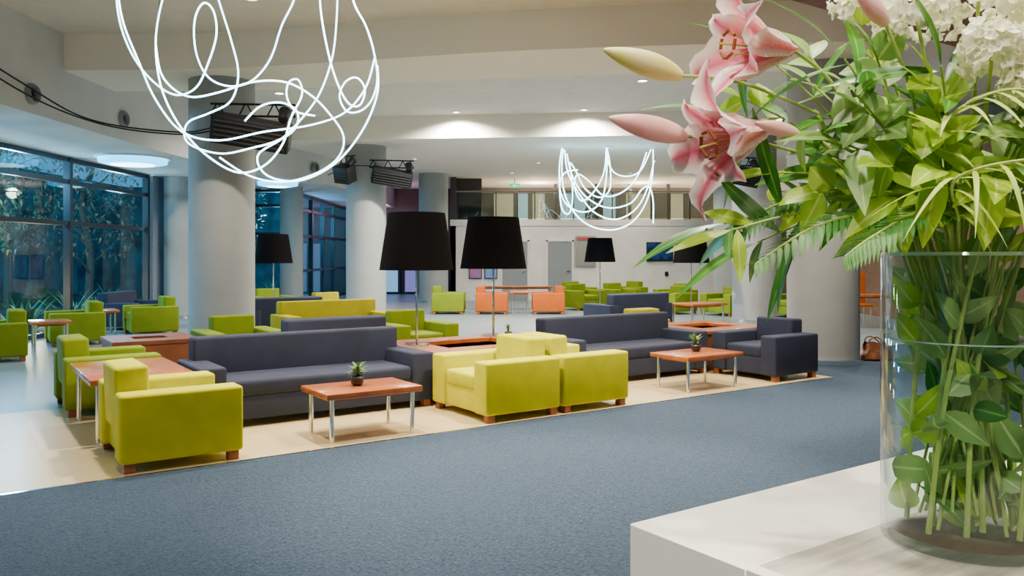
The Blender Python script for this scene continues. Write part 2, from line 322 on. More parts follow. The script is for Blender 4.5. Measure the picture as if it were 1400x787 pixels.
for n,x,w in (('door_3',1.7,.85),('door_4',.1,.9)):
    o=box(n,(w,.06,2.1),(x,28.98,1.05),mat('door_grey',(.24,.26,.28),.5),label='grey door in white wall',**ST)
    obj('door_frame',MB().box((.06,.1,2.2),(-w/2-.03,0,.03)).box((.06,.1,2.2),(w/2+.03,0,.03)).box((w+.12,.1,.06),(0,0,1.08)),WALLW,parent=o)
    obj('handle',MB().box((.12,.04,.03),(w/2-.12,-.05,0)),CHROME,parent=o)
for x,c in ((-1.3,(.45,.08,.20)),(-.75,(.15,.3,.55))):
    o=empty('poster',(x,28.97,1.2),label='colourful framed poster with pink and blue print',cat='poster')
    obj('frame',MB().box((.46,.03,.85),(0,0,0)),FRAME,parent=o); obj('print',MB().box((.4,.01,.78),(0,-.02,0)),mat('poster_%d'%int(x*-10),c,.4,col2=(.15,.2,.45),scale=5,emit=.1,ecol=c),parent=o)
o=box('wall_thermostat',(.12,.05,.16),(5.5,28.97,.95),BLACK,.01); tag(o,'small black wall control','switch')

# ---------------------------------------------------------------- furniture
def build_seat(c,w,h,ncush,name):
    def f():
        o=empty(name)
        a=None
        for s in (-1,1):
            q=obj('armrest',MB().box((.24,.88,.50),(0,0,0),.026,4),c,parent=o) if a is None else a.copy()
            if a is None:a=q
            else: link(q); q.parent=o
            q.location=(s*(w/2-.12),0,.32)
        iw=w-.48
        obj('seat_base',MB().box((iw+.01,.80,.23),(0,-.01,.185),.02),c,parent=o)
        cw=iw/ncush; a=None
        for i in range(ncush):
            q=obj('seat_cushion',MB().box((cw-.006,.66,.15),(0,0,0),.04,4),c,parent=o) if a is None else a.copy()
            if a is None:a=q
            else: link(q); q.parent=o
            q.location=(-iw/2+cw*(i+.5),-.095,.36)
        bw=iw+.01 if name=='armchair' else w-.2
        obj('backrest',MB().box((bw,.24,h-.26),(0,0,0),.033,4,Matrix.Rotation(-.04,4,'X')),c,parent=o).location=(0,.31,.26+(h-.26)/2)
        a=None
        for sx in (-1,1):
            for sy in (-1,1):
                q=obj('foot',MB().box((.08,.08,.075),(0,0,0),.006),FOOTW,parent=o) if a is None else a.copy()
                if a is None:a=q
                else: link(q); q.parent=o
                q.location=(sx*(w/2-.06),sy*.37,.0375)
        return o
    return f
FA={'-A':ANG-math.pi/2,'+A':ANG+math.pi/2,'-B':ANG,'+B':ANG+math.pi}
CN={'lime':(LIME,'yellow-green'),'green':(GREEN,'leaf-green'),'olive':(OLIVE,'olive-green'),'blue':(BLUE,'dark blue'),'orange':(ORANGE,'orange')}
def armchair(x,y,face,c,extra=''):
    rz=FA[face] if isinstance(face,str) else face
    return inst('chair'+c,build_seat(CN[c][0],1.05,.75,1,'armchair'),(x,y,0.004),rz,'boxy %s fabric armchair%s'%(CN[c][1],extra),'lobby armchairs','armchair')
def sofa(x,y,face,c,w=2.37,extra=''):
    rz=FA[face] if isinstance(face,str) else face
    return inst('sofa%s%.2f'%(c,w),build_seat(CN[c][0],w,.79,1,'sofa'),(x,y,0.004),rz,'boxy %s fabric sofa%s'%(CN[c][1],extra),'lobby sofas','sofa')
def AB(a,b): p=ab(a,b); return p.x,p.y
armchair(*AB(1.45,6.92),'+A','lime',' with wooden feet beside the coffee table')
armchair(*AB(4.58,6.92),'-A','lime',' standing back to back with another')
armchair(*AB(5.50,6.92),'+A','lime',' standing back to back with another')
armchair(*AB(8.90,6.98),'-A','blue',' at the carpet edge')
armchair(*AB(1.37,9.48),'+A','green',' beside a wooden side table')
sofa(*AB(3.02,7.96),'-B','blue',2.37,' behind a coffee table')
sofa(*AB(7.25,7.96),'-B','blue',2.37,' behind a coffee table')
armchair(-3.75,11.15,'-B','green',' behind the blue sofas')
sofa(*AB(4.08,10.2),'+B','blue',1.55,' turned away from the carpet')
armchair(*AB(5.81,10.98),'-B','green',' beside the shelf table')
sofa(*AB(5.6,13.6),'-B','olive',2.0,' near grey columns')
armchair(*AB(9.0,9.72),'+B','olive',' behind the shelf table')
armchair(-7.37,16.6,'-A','green',' near the garden windows'); armchair(-7.95,14.8,'-A','green',' near the garden windows'); armchair(-7.95,12.45,'-A','green',' near the garden windows'); armchair(-6.6,18.4,'-B','green',' near a grey column')
sofa(-8.45,18.1,math.pi/2,'blue',1.55,' by the window wall')
sofa(2.5,17.5,'+B','blue',1.8,' turned away near a wooden side table')
sofa(-4.5,15.9,'+B','blue',1.55,' behind a grey column'); armchair(-4.1,18.4,'-B','olive',' near a grey column'); armchair(-6.1,20.6,'-B','green',' near a floor lamp')
armchair(-1.75,22.6,math.pi/2,'green',' near a wooden table'); armchair(-.55,22.6,math.pi/2,'orange',' at a wooden table'); armchair(1.0,22.6,-math.pi/2,'orange',' at a wooden table')
for x,y in ((2.1,24.2),(3.3,25.1),(2.1,26.5)): armchair(x,y,'-B','green',' near the white wall')
for x,y in ((4.45,22.6),(5.75,21.9),(4.95,24.7),(3.8,26.8),(7.3,21.2)): armchair(x,y,'-A','green',' near the white wall')

def build_table(w,d,h,th=.05,lr=.02):
    def f():
        o=empty('coffee_table'); obj('tabletop',MB().box((w,d,th),(0,0,h-th/2),.006,2),WOOD,parent=o); a=None
        for sx in (-1,1):
            for sy in (-1,1):
                q=obj('leg',MB().lathe([(lr,0),(lr,h-th)],16),CHROME,parent=o) if a is None else a.copy()
                if a is None:a=q
                else: link(q); q.parent=o
                q.location=(sx*(w/2-.07),sy*(d/2-.07),0)
        obj('apron',MB().box((w-.2,d-.2,.03),(0,0,h-th-.015)),FOOTW,parent=o)
        return o
    return f
def table(x,y,rz,w,d,h,label):
    return inst('t%.2f%.2f%.2f'%(w,d,h),build_table(w,d,h),(x,y,0.004),rz,label,'lobby tables','table')
table(*AB(3.04,6.75),ANG,.9,.62,.42,'low orange-brown wooden coffee table with chrome legs')
table(*AB(7.42,6.80),ANG,.96,.62,.42,'low orange-brown wooden coffee table with chrome legs')
table(*AB(1.38,8.17),ANG,.84,1.36,.55,'wooden side table with chrome legs between armchairs')
table(-7.75,13.65,ANG,.6,.6,.5,'small wooden side table with chrome legs')
table(-8.35,16.4,ANG,.7,.7,.5,'small wooden side table with chrome legs')
table(4.1,17.9,ANG,1.1,.7,.55,'wooden side table with chrome legs')
table(.22,22.6,0,.55,1.0,.62,'wooden table between orange armchairs')
table(.1,24.4,0,2.2,.6,.68,'long wooden table near the white wall')
table(7.8,17.8,0,1.2,.7,.75,'wooden table with chrome legs near panelled wall')

def ringtable(a0,a1,b0,b1,h,s=.35,label='',m=WOOD):
    w,d=a1-a0,b1-b0; c=ab((a0+a1)/2,(b0+b1)/2,.004)
    o=empty('shelf_table',c,ANG,label=label,cat='table',group='hollow wooden shelf tables')
    mb=MB(); mb.box((w,s,.05),(0,-d/2+s/2,h-.025),.004,1).box((w,s,.05),(0,d/2-s/2,h-.025),.004,1).box((s,d-2*s,.05),(-w/2+s/2,0,h-.025),.004,1).box((s,d-2*s,.05),(w/2-s/2,0,h-.025),.004,1)
    obj('tabletop',mb,m,parent=o)
    mb=MB(); i=.03
    mb.box((w-.06,.03,h-.05),(0,-d/2+i,(h-.05)/2)).box((w-.06,.03,h-.05),(0,d/2-i,(h-.05)/2)).box((.03,d-.06,h-.05),(-w/2+i,0,(h-.05)/2)).box((.03,d-.06,h-.05),(w/2-i,0,(h-.05)/2))
    mb.box((w-2*s+.03,.03,h-.1),(0,-d/2+s,(h)/2-.05)).box((w-2*s,.03,h-.1),(0,d/2-s,h/2-.05)).box((.03,d-2*s,h-.1),(-w/2+s,0,h/2-.05)).box((.03,d-2*s,h-.1),(w/2-s,0,h/2-.05))
    obj('body',mb,WOODR,parent=o); return o
ringtable(4.26,5.98,7.55,8.98,.55,label='square hollow wooden shelf table between sofas')
ringtable(8.5,10.0,7.65,9.0,.55,label='square hollow wooden shelf table beside blue sofa')
ringtable(1.6,2.6,10.65,11.6,.55,.3,label='square hollow red-brown wooden shelf table near column',m=WOODR)

def lamp(x,y,z0,label):
    o=empty('floor_lamp',(x,y,z0),label=label,cat='lamp',group='black drum-shade lamps'); b=1.42-z0; t=2.08-z0
    obj('base',MB().lathe([(.15,0),(.15,.015),(.03,.03)],32),CHROME,parent=o)
    obj('pole',MB().lathe([(.014,.02),(.014,b+.45)],12),CHROME,parent=o)
    obj('lamp_shade',MB().lathe([(.43,b),(.33,t),(.322,t),(.422,b),(.43,b)],48,cap=False),SHADE,parent=o)
    mb=MB()
    for k in range(3):
        an=2*math.pi*k/3; mb.tube([(0,0,t-.2),(.36*math.cos(an),.36*math.sin(an),t-.2)],.005,6)
    obj('shade_spider',mb,CHROME,parent=o)
    obj('bulb',MB().lathe([(.01,b+.45),(.035,b+.5),(.045,b+.55),(.02,b+.6)],16),mat('bulb_white',(.8,.78,.7),.3),parent=o)
lamp(*AB(4.47,8.40),.554,'tall lamp with large black shade on wooden shelf table')
lamp(*AB(5.80,8.80),.554,'tall lamp with large black shade on wooden shelf table')
lamp(4.25,19.3,0,'chrome floor lamp with large black shade')
lamp(2.42,22.4,0,'chrome floor lamp with large black shade')
lamp(-5.45,18.6,0,'chrome floor lamp with large black shade')

PLL=mat('small_plant_leaf',(.22,.42,.06),.5,col2=(.10,.25,.03))
def plant(p,s=1):
    o=empty('potted_plant',p,label='small leafy green plant in dark pot on wooden table',cat='plant',group='small potted plants')
    obj('pot',MB().lathe([(.035*s,0),(.055*s,.02*s),(.06*s,.07*s),(.05*s,.085*s),(.045*s,.07*s)],24),POT,parent=o)
    mb=MB()
    for i in range(52):
        an=R(0,6.28); el=R(.35,1.5); d=Vector((math.cos(an)*math.cos(el),math.sin(an)*math.cos(el),math.sin(el)))
        mb.leaf(Vector((0,0,R(.08,.15)*s)),d,Vector((0,0,1)) if el<1.3 else Vector((1,0,0)),R(.07,.11)*s,.022*s,.45,.8,5)
    obj('leaves',mb,PLL,parent=o)
    obj('trunk',MB().lathe([(.012*s,.06*s),(.01*s,.14*s)],8),BARK,parent=o)
plant(ab(3.01,6.78,.424)); plant(ab(7.47,6.86,.424)); plant(ab(5.83,8.50,.554),.85)

o=empty('dining_chair',(8.0,18.75,0),0,label='orange high-backed chair behind wooden table',cat='chair')
obj('seat',MB().box((.46,.46,.06),(0,0,.46),.02),ORANGE,parent=o); obj('backrest',MB().box((.46,.05,.75),(0,.22,.84),.02),ORANGE,parent=o)
for sx in (-.19,.19):
    for sy in (-.19,.19): obj('leg',MB().lathe([(.015,0),(.015,.44)],10),CHROME,parent=o).location=(sx,sy,0)

o=empty('handbag',(5.5,12.35,.008),.2,label='slouchy crumpled brown leather bag on the carpet',cat='bag')
mb=MB(); rows=[]
for i in range(11):
    t=i/10; z=.25*t; rx=.26*(1-.35*t**2)*(1-.10*math.cos(t*9)); ry=.15*(1-.75*t)+.01
    if i==0: rx,ry=.24,.12
    rows.append([Vector((rx*math.copysign(abs(math.cos(a))**.7,math.cos(a))*(1+.05*math.sin(7*a+t*6)),ry*math.copysign(abs(math.sin(a))**.7,math.sin(a))*(1+.12*math.sin(6*a-t*5)),z+.035*math.sin(3*a+1)*t)) for a in [2*math.pi*k/36 for k in range(37)]])
rows[-1][-1]=rows[-1][0]
mb.grid(rows); obj('body',mb,BAGM,parent=o)
for y in (-.03,.03): obj('handle',MB().tube(smooth([(-.14,y,.20),(-.12,y*2,.31),(-.02,y*2.5,.35),(.10,y*2,.28),(.13,y,.20)],8),.010,8),BAGM,parent=o)
obj('buckle',MB().box((.05,.015,.04),(0,-.11,.13),.004),CHROME,parent=o)

# ---------------------------------------------------------------- ceiling things
def downlight(x,y,z,W,ang=2.2,c=(1,.86,.68),r=.09,aim=None,lab='small round recessed ceiling downlight'):
    o=empty('downlight',(x,y,z),label=lab,cat='light',group='ceiling downlights')
    obj('trim_ring',MB().lathe([(r+.03,0),(r+.03,-.015),(r,-.02),(r,0)],28,cap=False),WALLW,parent=o)
    obj('lens',MB().lathe([(r,-.004),(r*.9,-.010)],28),LAMPDISC,parent=o)
    if W:
        l=bpy.data.lights.new('downlight_beam','SPOT'); l.energy=W; l.spot_size=ang; l.spot_blend=.6; l.color=c; l.shadow_soft_size=.12
        lo=bpy.data.objects.new('beam_light',l); link(lo); lo.parent=o; lo.location=(0,0,-.05)
        if aim: lo.rotation_euler=(Vector(aim)-Vector((x,y,z))).to_track_quat('-Z','Y').to_euler()
K=1.95
WM=(1,.86,.64); WN=(1,.88,.71)
for x,y,z,W,an in [(-1.2,7.4,ZR,800,1.6),(.35,10.15,ZR,600,2.0),(-3.2,7.2,ZR,550,1.7),(1.4,7.6,ZR,900,1.6),(3.8,9.9,ZR,700,2.0),(-3.4,10.6,ZR,500,2.2),
    (.5,5.2,ZR,1000,.95),(-2.2,4.0,ZR,200,1.1),(4.5,6.5,ZR,600,1.2),(-4.5,3.5,ZR,100,2.2),(-1.5,15.5,ZR,600,2.7),(2.5,15.6,ZR,600,2.7),(6.5,15,ZR,500,2.6),(-4.8,16.8,ZR,350,2.5),
    (-2.8,23.5,ZC,250,2.5),(0.8,24.5,ZC,350,2.6),(4.2,24.0,ZC,350,2.6),(7.8,23,ZC,250,2.4),(0,27.5,ZC,190,2.6),(4,27.5,ZC,190,2.6),(-5,28.5,ZC,90,2.4),
    (-7.9,12.2,ZL,40,2.3),(-8.0,9,ZL,40,2.3),(-7.5,20,ZL,60,2.3),(1,-2.5,ZR,150,2.6)]:
    downlight(x,y,z,W*K,an,WM if (y<10.5 and x>-4 and y>5) else WN,.09 if y<20 else .05)
for x,W in ((-1.3,2300),(1.65,2000)):
    yf=19.95+(x+6.3)*(18.1-19.95)/18.3
    downlight(x,yf-.45,ZR,W,2.75,(1,.93,.78),.08,None,'round ceiling spotlight washing the soffit edge')
for x,y,r in ((-7.75,16.65,.68),(-6.3,21.9,.55),(-8.2,11.0,.6)):
    o=empty('ceiling_light',(x,y,ZL),label='large round blue glowing ceiling light',cat='light',group='round blue ceiling lights')
    obj('disc',MB().lathe([(r-.02,-.02),(r-.03,-.12),(r-.16,-.15)],48),BLUEDISC,parent=o)
    obj('diffuser',MB().lathe([(r-.26,-.150),(r-.28,-.165)],48),BLUERIM,parent=o)
    obj('rim',MB().lathe([(r+.04,0),(r+.04,-.03),(r,-.035),(r-.01,0)],48,cap=False),WALLW,parent=o)
Mx=Matrix.Rotation(math.pi/2,4,'Y')
for x,y,z in ((-6.8,11.5,3.87),(-6.8,14.2,3.97),(-5.38,22.2,4.0)):
    o=empty('air_nozzle',(x,y,z),0 if x<-6 else -.2,label='round grey ventilation jet nozzle on the bulkhead',cat='vent',group='ventilation nozzles')
    obj('housing',MB().lathe([(.15,0),(.15,.04),(.12,.08),(.10,.05),(.10,0)],28,M=Mx,cap=False),mat('nozzle_grey',(.25,.26,.28),.4),parent=o)
    obj('throat',MB().lathe([(.098,.005),(.03,.06)],24,M=Mx),BLACK,parent=o)
def speaker(x,y,z,w,h,d,rz,tx,label):
    o=empty('stage_light',(x,y,z),rz,label=label,cat='light',group='black stage lights on columns'); M=Matrix.Rotation(tx,4,'X')@Matrix.Rotation(.16,4,'Y')
    obj('cabinet',MB().box((w,d,h),(0,0,0),.02,2,M),BLACK,parent=o)
    mb=MB()
    for i in range(5): mb.box((w*.9,.015,h*.05),M@Vector((0,-d/2-.008,h*(-.34+.17*i))),0,1,M)
    obj('grille',mb,mat('speaker_grille',(.04,.04,.045),.4,scale=90,col2=(.01,.01,.01)),parent=o)
    mb=MB().tube([(0,d*.3,0),(0,d*.3+.25,.12)],.03)
    for zz in (h*.5+.06,h*.5+.24): mb.tube([(-w*.55,d*.3,zz),(w*.55,d*.3,zz)],.018,6)
    for i in range(7):
        xx=-w*.55+w*1.1*i/6; mb.tube([(xx,d*.3,h*.5+.06),(xx+(.09 if i%2==0 else -.09)*(1 if i<6 else -1),d*.3,h*.5+.24)],.012,5)
    obj('truss',mb,BLACK,parent=o)
    mb=MB(); Mc=Matrix.Rotation(-.9,4,'X')
    mb.lathe([(.05,-.12),(.075,-.10),(.085,.10),(.095,.13)],16,loc=(w*.42,-.02,h*.5+.05),M=Mc); obj('lamp_head',mb,BLACK,parent=o)
speaker(-3.95,12.35,3.45,1.15,.42,.35,.1,.35,'long black stage light with truss on grey column')
speaker(-4.15,20.2,3.62,.45,.42,.35,-.5,.4,'small black stage light with truss on column')
speaker(-3.0,20.35,3.55,1.0,.38,.35,.2,.4,'long black stage light with truss on column')
speaker(5.25,18.5,3.4,.7,.38,.35,.2,.4,'black stage light on column')
def cable(pts,name,label):
    o=obj(name,MB().tube(smooth(pts,10),.012,6),BLACK); tag(o,label,'cable')
cable([(-6.75,8.5,4.45),(-6.72,11.2,3.95),(-6.3,12.2,3.62),(-5.2,12.6,3.5),(-4.6,12.5,3.55)],'cable','black cable sagging from bulkhead to column')
cable([(-6.74,8.5,4.40),(-6.71,11.0,3.85),(-6.2,12.2,3.57),(-5.2,12.55,3.46),(-4.5,12.4,3.5)],'cable','black cable sagging from bulkhead to column')
cable([(-4.6,20.3,3.6),(-4.0,20.3,3.82),(-3.4,20.3,3.8),(-2.6,20.3,3.62)],'cable','black cable between column stage lights')

def chand(cx,cy,strands,u0,S,ztop,r,label,rel=4):
    o=empty('neon_chandelier',(cx,cy,ztop),label=label,cat='chandelier',group='tangled neon tube chandeliers')
    for k,st in enumerate(strands):
        pts=[]
        for i,(u,v) in enumerate(st):
            yy=.30*math.sin(i*.5+k*1.7); sc=S*(cy+yy)/cy
            pts.append(((u-700)*sc-cx,yy,1.58+(350-v)*sc-ztop))
        obj('neon_tube',MB().tube(relax(smooth(pts,10),rel),r,8),NEON,parent=o)
        top=Vector(pts[0])
        if top.z<-.02: obj('suspension_wire',MB().tube([top,(top.x*.9,top.y,0)],.003,5),BLACK,parent=o)
    obj('ceiling_plate',MB().lathe([(.12,-.03),(.12,0)],24),WALLW,parent=o)
S1=[[(160,-20),(160,8),(168,45),(185,82),(210,112),(240,130),(268,120),(284,88),(296,48),(292,15),(278,4),(266,28),(268,72),(285,106),(315,118),(345,110),(370,80),(385,35),(402,0),(404,-30)],
 [(236,-30),(222,0),(213,50),(216,100),(228,140),(250,178),(282,212),(325,236),(362,226),(387,196),(398,160),(413,130),(408,109),(395,112),(392,132),(404,152),(430,158)],
 [(437,-30),(438,10),(446,60),(458,105),(475,140),(492,144),(499,122),(488,106),(472,112),(464,132),(474,152),(492,152),(508,137),(516,108),(511,70),(500,35),(484,5),(478,-30)],
 [(290,-30),(302,10),(316,55),(326,100),(316,138),(285,155),(256,168),(256,195),(300,210),(345,202),(380,192),(404,175),(406,152),(384,140),(356,145),(335,165)],
 [(462,-30),(460,30),(454,80),(436,130),(410,165),(385,190),(352,212),(365,240),(410,247),(460,222),(497,176),(516,128),(516,90)],
 [(213,60),(222,105),(256,132),(300,126),(345,112),(390,112),(425,130),(450,155),(470,186),(462,216),(430,238),(385,249),(340,240),(300,215)],
 [(160,-20),(168,30),(190,85),(212,135),(248,180),(300,192),(360,180),(420,172),(470,155),(500,120),(512,80)]]
chand(-2.587,8.0,S1,340,8.0/1113,ZR,.0085,'large tangle of glowing white neon tube loops hanging from ceiling')
S2=[[(768,203),(765,225),(765,255),(768,285),(778,292),(783,270),(781,240),(779,222),(788,235),(800,258),(820,270),(834,258),(834,225),(829,200)],
 [(829,200),(831,220),(840,236),(858,241),(876,233),(890,204)],[(770,203),(768,230),(772,265),(787,293),(810,310),(840,314),(866,302),(884,275),(892,240),(893,204)],
 [(775,210),(782,240),(800,268),(830,284),(862,278),(878,258),(888,256),(893,275),(893,305)],[(830,202),(829,240),(822,275),(800,290),(775,280),(765,255),(772,236),(790,232)],
 [(772,205),(776,235),(790,262),(812,290),(842,300),(870,285),(886,255),(894,220)],[(829,202),(826,235),(812,262),(795,275),(785,255),(790,238),(806,248),(826,268),(852,262),(872,240),(884,208)]]
chand(2.5,20.9,S2,833,20.9/1113,ZC,.016,'tangle of glowing white neon tube hanging near the gallery')

poly=[ab(3.24,3.23),ab(9,3.23),ab(9,-1.5),ab(3.24,-1.5)]
prism('ceiling_canopy',poly,3.2,3.4,mat('red_brown_canopy',(.36,.12,.06),.45,col2=(.26,.08,.04),scale=3,stretch=(1,8,1)),label='red-brown wooden canopy above reception',**ST)

# ---------------------------------------------------------------- garden outside
prism('floor_garden',[(-22,-8),(-9.25,-8),(-9.25,40),(-22,40)],-.3,-.02,SOIL,label='dark garden soil',**ST)
prism('floor_garden_strip',[(-9.25,24.7),(-7.0,24.7),(-7.0,40),(-9.25,40)],-.3,-.02,SOIL,label='dark garden soil',**ST)
prism('wall_garden',[(-18.2,-8),(-18,-8),(-18,40),(-18.2,40)],0,4.8,HEDGE,label='tall dark hedge behind the garden',**ST)
prism('wall_garden_end',[(-18,38),(-7,38),(-7,38.2),(-18,38.2)],0,4.8,HEDGE,label='tall dark hedge behind the garden',**ST)
def tree(x,y,h,m,cr=1.35):
    o=empty('tree',(x,y,-.02),label='dark garden tree outside the window',cat='tree',group='garden trees')
    pts=[(0,0,0),(R(-.2,.2),R(-.2,.2),h*.4),(R(-.4,.4),R(-.4,.4),h*.75),(R(-.5,.5),R(-.5,.5),h)]
    mb=MB().tube(smooth(pts,5),.13,8,.04)
    for i in range(9):
        z=R(.25,.9)*h; an=R(0,6.28); mb.tube(smooth([(pts[1][0],pts[1][1],z),(pts[1][0]+.6*math.cos(an),.6*math.sin(an),z+.4),(cr*.8*math.cos(an),cr*.8*math.sin(an),z+.6)],4),.035,6,.012)
    obj('trunk',mb,BARK,parent=o); mb=MB()
    for i in range(900):
        an=R(0,6.28); rr=cr*math.sqrt(R(0,1)); z=h*R(.38,1.08)
        d=Vector((R(-1,1),R(-1,1),R(-.9,.5))); mb.leaf(Vector((rr*math.cos(an),rr*math.sin(an),z)),d,Vector((0,0,1)),R(.10,.24),R(.04,.09),.3,.8,3)
    obj('foliage',mb,m,parent=o)
def shrub(x,y,s,m):
    o=empty('shrub',(x,y,-.02),label='arching-leaved garden shrub outside window',cat='plant',group='garden shrubs'); mb=MB()
    for i in range(90):
        an=R(0,6.28); el=R(.4,1.4); d=Vector((math.cos(an)*math.cos(el),math.sin(an)*math.cos(el),math.sin(el)))
        mb.leaf(Vector((R(-.2,.2),R(-.2,.2),0)),d,Vector((0,0,1)),R(.6,1.1)*s,R(.03,.08),R(.2,.6),.7,6)
    obj('leaves',mb,m,parent=o)
for x,y,h,m in [(-12.6,14,4.4,GLEAF),(-12.0,17.3,4.2,GLEAF2),(-13.6,20.3,4.6,GLEAF),(-12.2,23.4,4.2,GLEAF2),(-15.2,16.5,5,GLEAF2),(-15.6,12,5,GLEAF),(-15.5,25,5,GLEAF),(-11.2,28,4,GLEAF),(-11.0,32,4,GLEAF2)]: tree(x,y,h,m)
for x,y,s,m in [(-10.4,12.6,.9,GLEAF),(-10.5,15.0,.8,GLEAF2),(-10.3,17.2,.9,GLEAF),(-10.5,19.4,.9,GLEAF),(-10.8,21.7,.9,GLEAF),(-8.6,26.3,.8,GLEAF),(-8.5,29,.8,GLEAF),(-8.6,31.5,.8,GLEAF)]: shrub(x,y,s,m)
def plight(x,y,z,W,c,r=.2):
    l=bpy.data.lights.new('garden_lamp_light','POINT'); l.energy=W; l.color=c; l.shadow_soft_size=r; o=bpy.data.objects.new('lamp_light',l); link(o); o.location=(x,y,z)
plight(-10,16.2,3.1,380,(.4,.8,1)); plight(-10,20.5,3.0,350,(.4,.8,1)); plight(-10.6,13.7,.7,220,(1,.75,.42)); plight(-10.8,18.3,.7,220,(1,.75,.42)); plight(-8.0,28,2.9,450,(.25,.68,1)); plight(-10,11,3.1,350,(.4,.8,1)); plight(-15.9,19,2.6,1700,(.05,.6,1)); plight(-16.2,14,2.6,1500,(.05,.6,1)); plight(-10,33,2.9,400,(.25,.68,1))
plight(1,31.3,4.0,170,(1,.85,.62)); plight(5,31.3,4.0,170,(1,.85,.62)); plight(8.5,31.3,4.0,120,(1,.85,.62)); plight(-5,32,3.0,90,(.8,.4,.6))

# ---------------------------------------------------------------- reception counter + vase
o=empty('reception_counter',ab(1.048,.0,0),ANG,label='cream marble reception counter with grey stone inset',cat='counter')
obj('body',MB().box((3.36,1.09,.62),(1.70,.575,.318)),MARBLE,parent=o)
obj('countertop',MB().box((3.4,.27,.45),(1.7,.992,.855),.002,1).box((.03,.83,.45),(.015,.442,.855),.001,1),MARBLE,parent=o)
obj('countertop_inset',MB().box((3.37,.83,.447),(1.715,.442,.8565),.001,1),INSET,parent=o)
VX,VY=.798,1.434; CZ=1.08; RIM=1.586; BU=.001288; VR=.1366
vz=empty('glass_vase',(VX,VY,CZ),label='tall clear glass cylinder vase full of stems',cat='vase')
h=RIM-CZ
obj('glass_body',MB().lathe([(VR-.012,0.0),(VR-.002,.004),(VR,.012),(VR,h-.004),(VR-.003,h),(VR-.006,h-.003),(VR-.006,.022),(VR-.012,.018)],64),VGLASS,parent=vz)
obj('rim_edge',MB().lathe([(VR+.0005,h-.004),(VR-.002,h+.001),(VR-.0065,h-.001),(VR-.0065,h-.005)],64,cap=False),mat('polished_glass_edge',(.75,.88,.86),.1,coat=.5),parent=vz)
obj('water',MB().lathe([(VR-.0085,.024),(VR-.0085,.352)],64),WATER,parent=vz)
obj('water_surface',MB().lathe([(VR-.0066,.354),(VR-.0066,.3565),(VR-.011,.354)],64,cap=False),mat('water_meniscus',(.45,.62,.56),.1,coat=.5),parent=vz)
def G(gx,gz,dy=0): return Vector((VX+gx*BU,VY+dy,RIM+gz*BU))
def clampv(q):
    dx,dy=q.x-VX,q.y-VY; r=math.hypot(dx,dy); lim=VR-.0115
    if r>lim: q=Vector((VX+dx*lim/r,VY+dy*lim/r,q.z))
    q=Vector((q.x,q.y,max(q.z,CZ+.03))); return q
def path(tip,mid=None,droop=.0):
    d=Vector((tip.x-VX,tip.y-VY,0)); dn=d.normalized() if d.length>1e-3 else Vector((1,0,0)); k=min(1,d.length/.2)
    jit=Vector((R(-.03,.03),R(-.03,.03),0))
    b=Vector((VX,VY,CZ+R(.03,.07)))-dn*.07*k+jit; r=Vector((VX,VY,RIM))+dn*.085*k+jit*.6; m=(b+r)/2+jit*.3
    if mid is None: mid=r*.5+tip*.5+Vector((0,0,.05+.15*droop))
    return smooth([b,m,r,mid,tip],8)
def bobj(kind,label,cat,group,pth,r,leafmb,leafm,lname='leaves'):
    o=empty(kind,pth[0],label=label,cat=cat,group=group)
    off=pth[0]
    mb=MB().tube([p-off for p in pth],r,7,r*.6); obj('stem',mb,STEMM,parent=o)
    if leafmb is not None and leafmb.v:
        leafmb.v=[(v[0]-off.x,v[1]-off.y,v[2]-off.z) for v in leafmb.v]; obj(lname,leafmb,leafm,parent=o)
    return o
def leafy(tip,n,L,W,m,kind='eucalyptus_branch',lab='eucalyptus branch with rounded grey-green leaves in vase',low=1,curl=.25,p=.75,mid=None,start=.56,grp='eucalyptus branches'):
    pth=path(tip,mid); mb=MB(); N=len(pth)-1; ga=R(0,6.28)
    for i in range(n):
        t=start+(1-start)*(i+.5)/n; x=t*N; k=int(x); P=pth[k].lerp(pth[min(k+1,N)],x-k); T=(pth[min(k+1,N)]-pth[max(k-1,0)]).normalized()
        ga+=2.4+R(-.3,.3); u=T.cross(Vector((0,0,1))).normalized(); w=T.cross(u); rad=(u*math.cos(ga)+w*math.sin(ga))
        d=(T*R(.3,.8)+rad).normalized(); mb.leaf(P,d,(T*.4+Vector((R(-.5,.5),R(-1.2,-.1),R(.1,.8)))),L*R(.75,1.15),W*R(.8,1.15),curl*R(.3,1.6),p,6)
    d=(pth[-1]-pth[-3]).normalized(); mb.leaf(pth[-1],d,Vector((.2,-.5,1)),L,W,curl,p,6)
    for i in range(low):
        P=pth[random.randint(2,13)]; d=Vector((R(-1,1),R(-1,1),R(-.3,1.4))); mb.leaf(P,d,Vector((R(-1,1),-1,R(-.5,.5))),L*R(.8,1.2),W*R(.9,1.2),.2,.75,6,.15,clampv)
    return bobj(kind,lab,'branch',grp,pth,.0030,mb,m)
for gx,gz,dy in [(-130,330,.05),(-205,235,.02),(-150,255,-.08),(-185,290,.1),(-95,215,-.12),(125,150,-.1),(55,190,-.14),
                 (-150,110,-.12),(-215,80,-.05),(-110,150,-.16),(-170,180,-.1),(-290,225,.08),(150,200,.1),(20,180,-.2),(-190,200,-.12)]:
    leafy(G(gx,gz,dy),8,.072,.050,random.choice([LEAFE,LEAFE,LEAFB]))
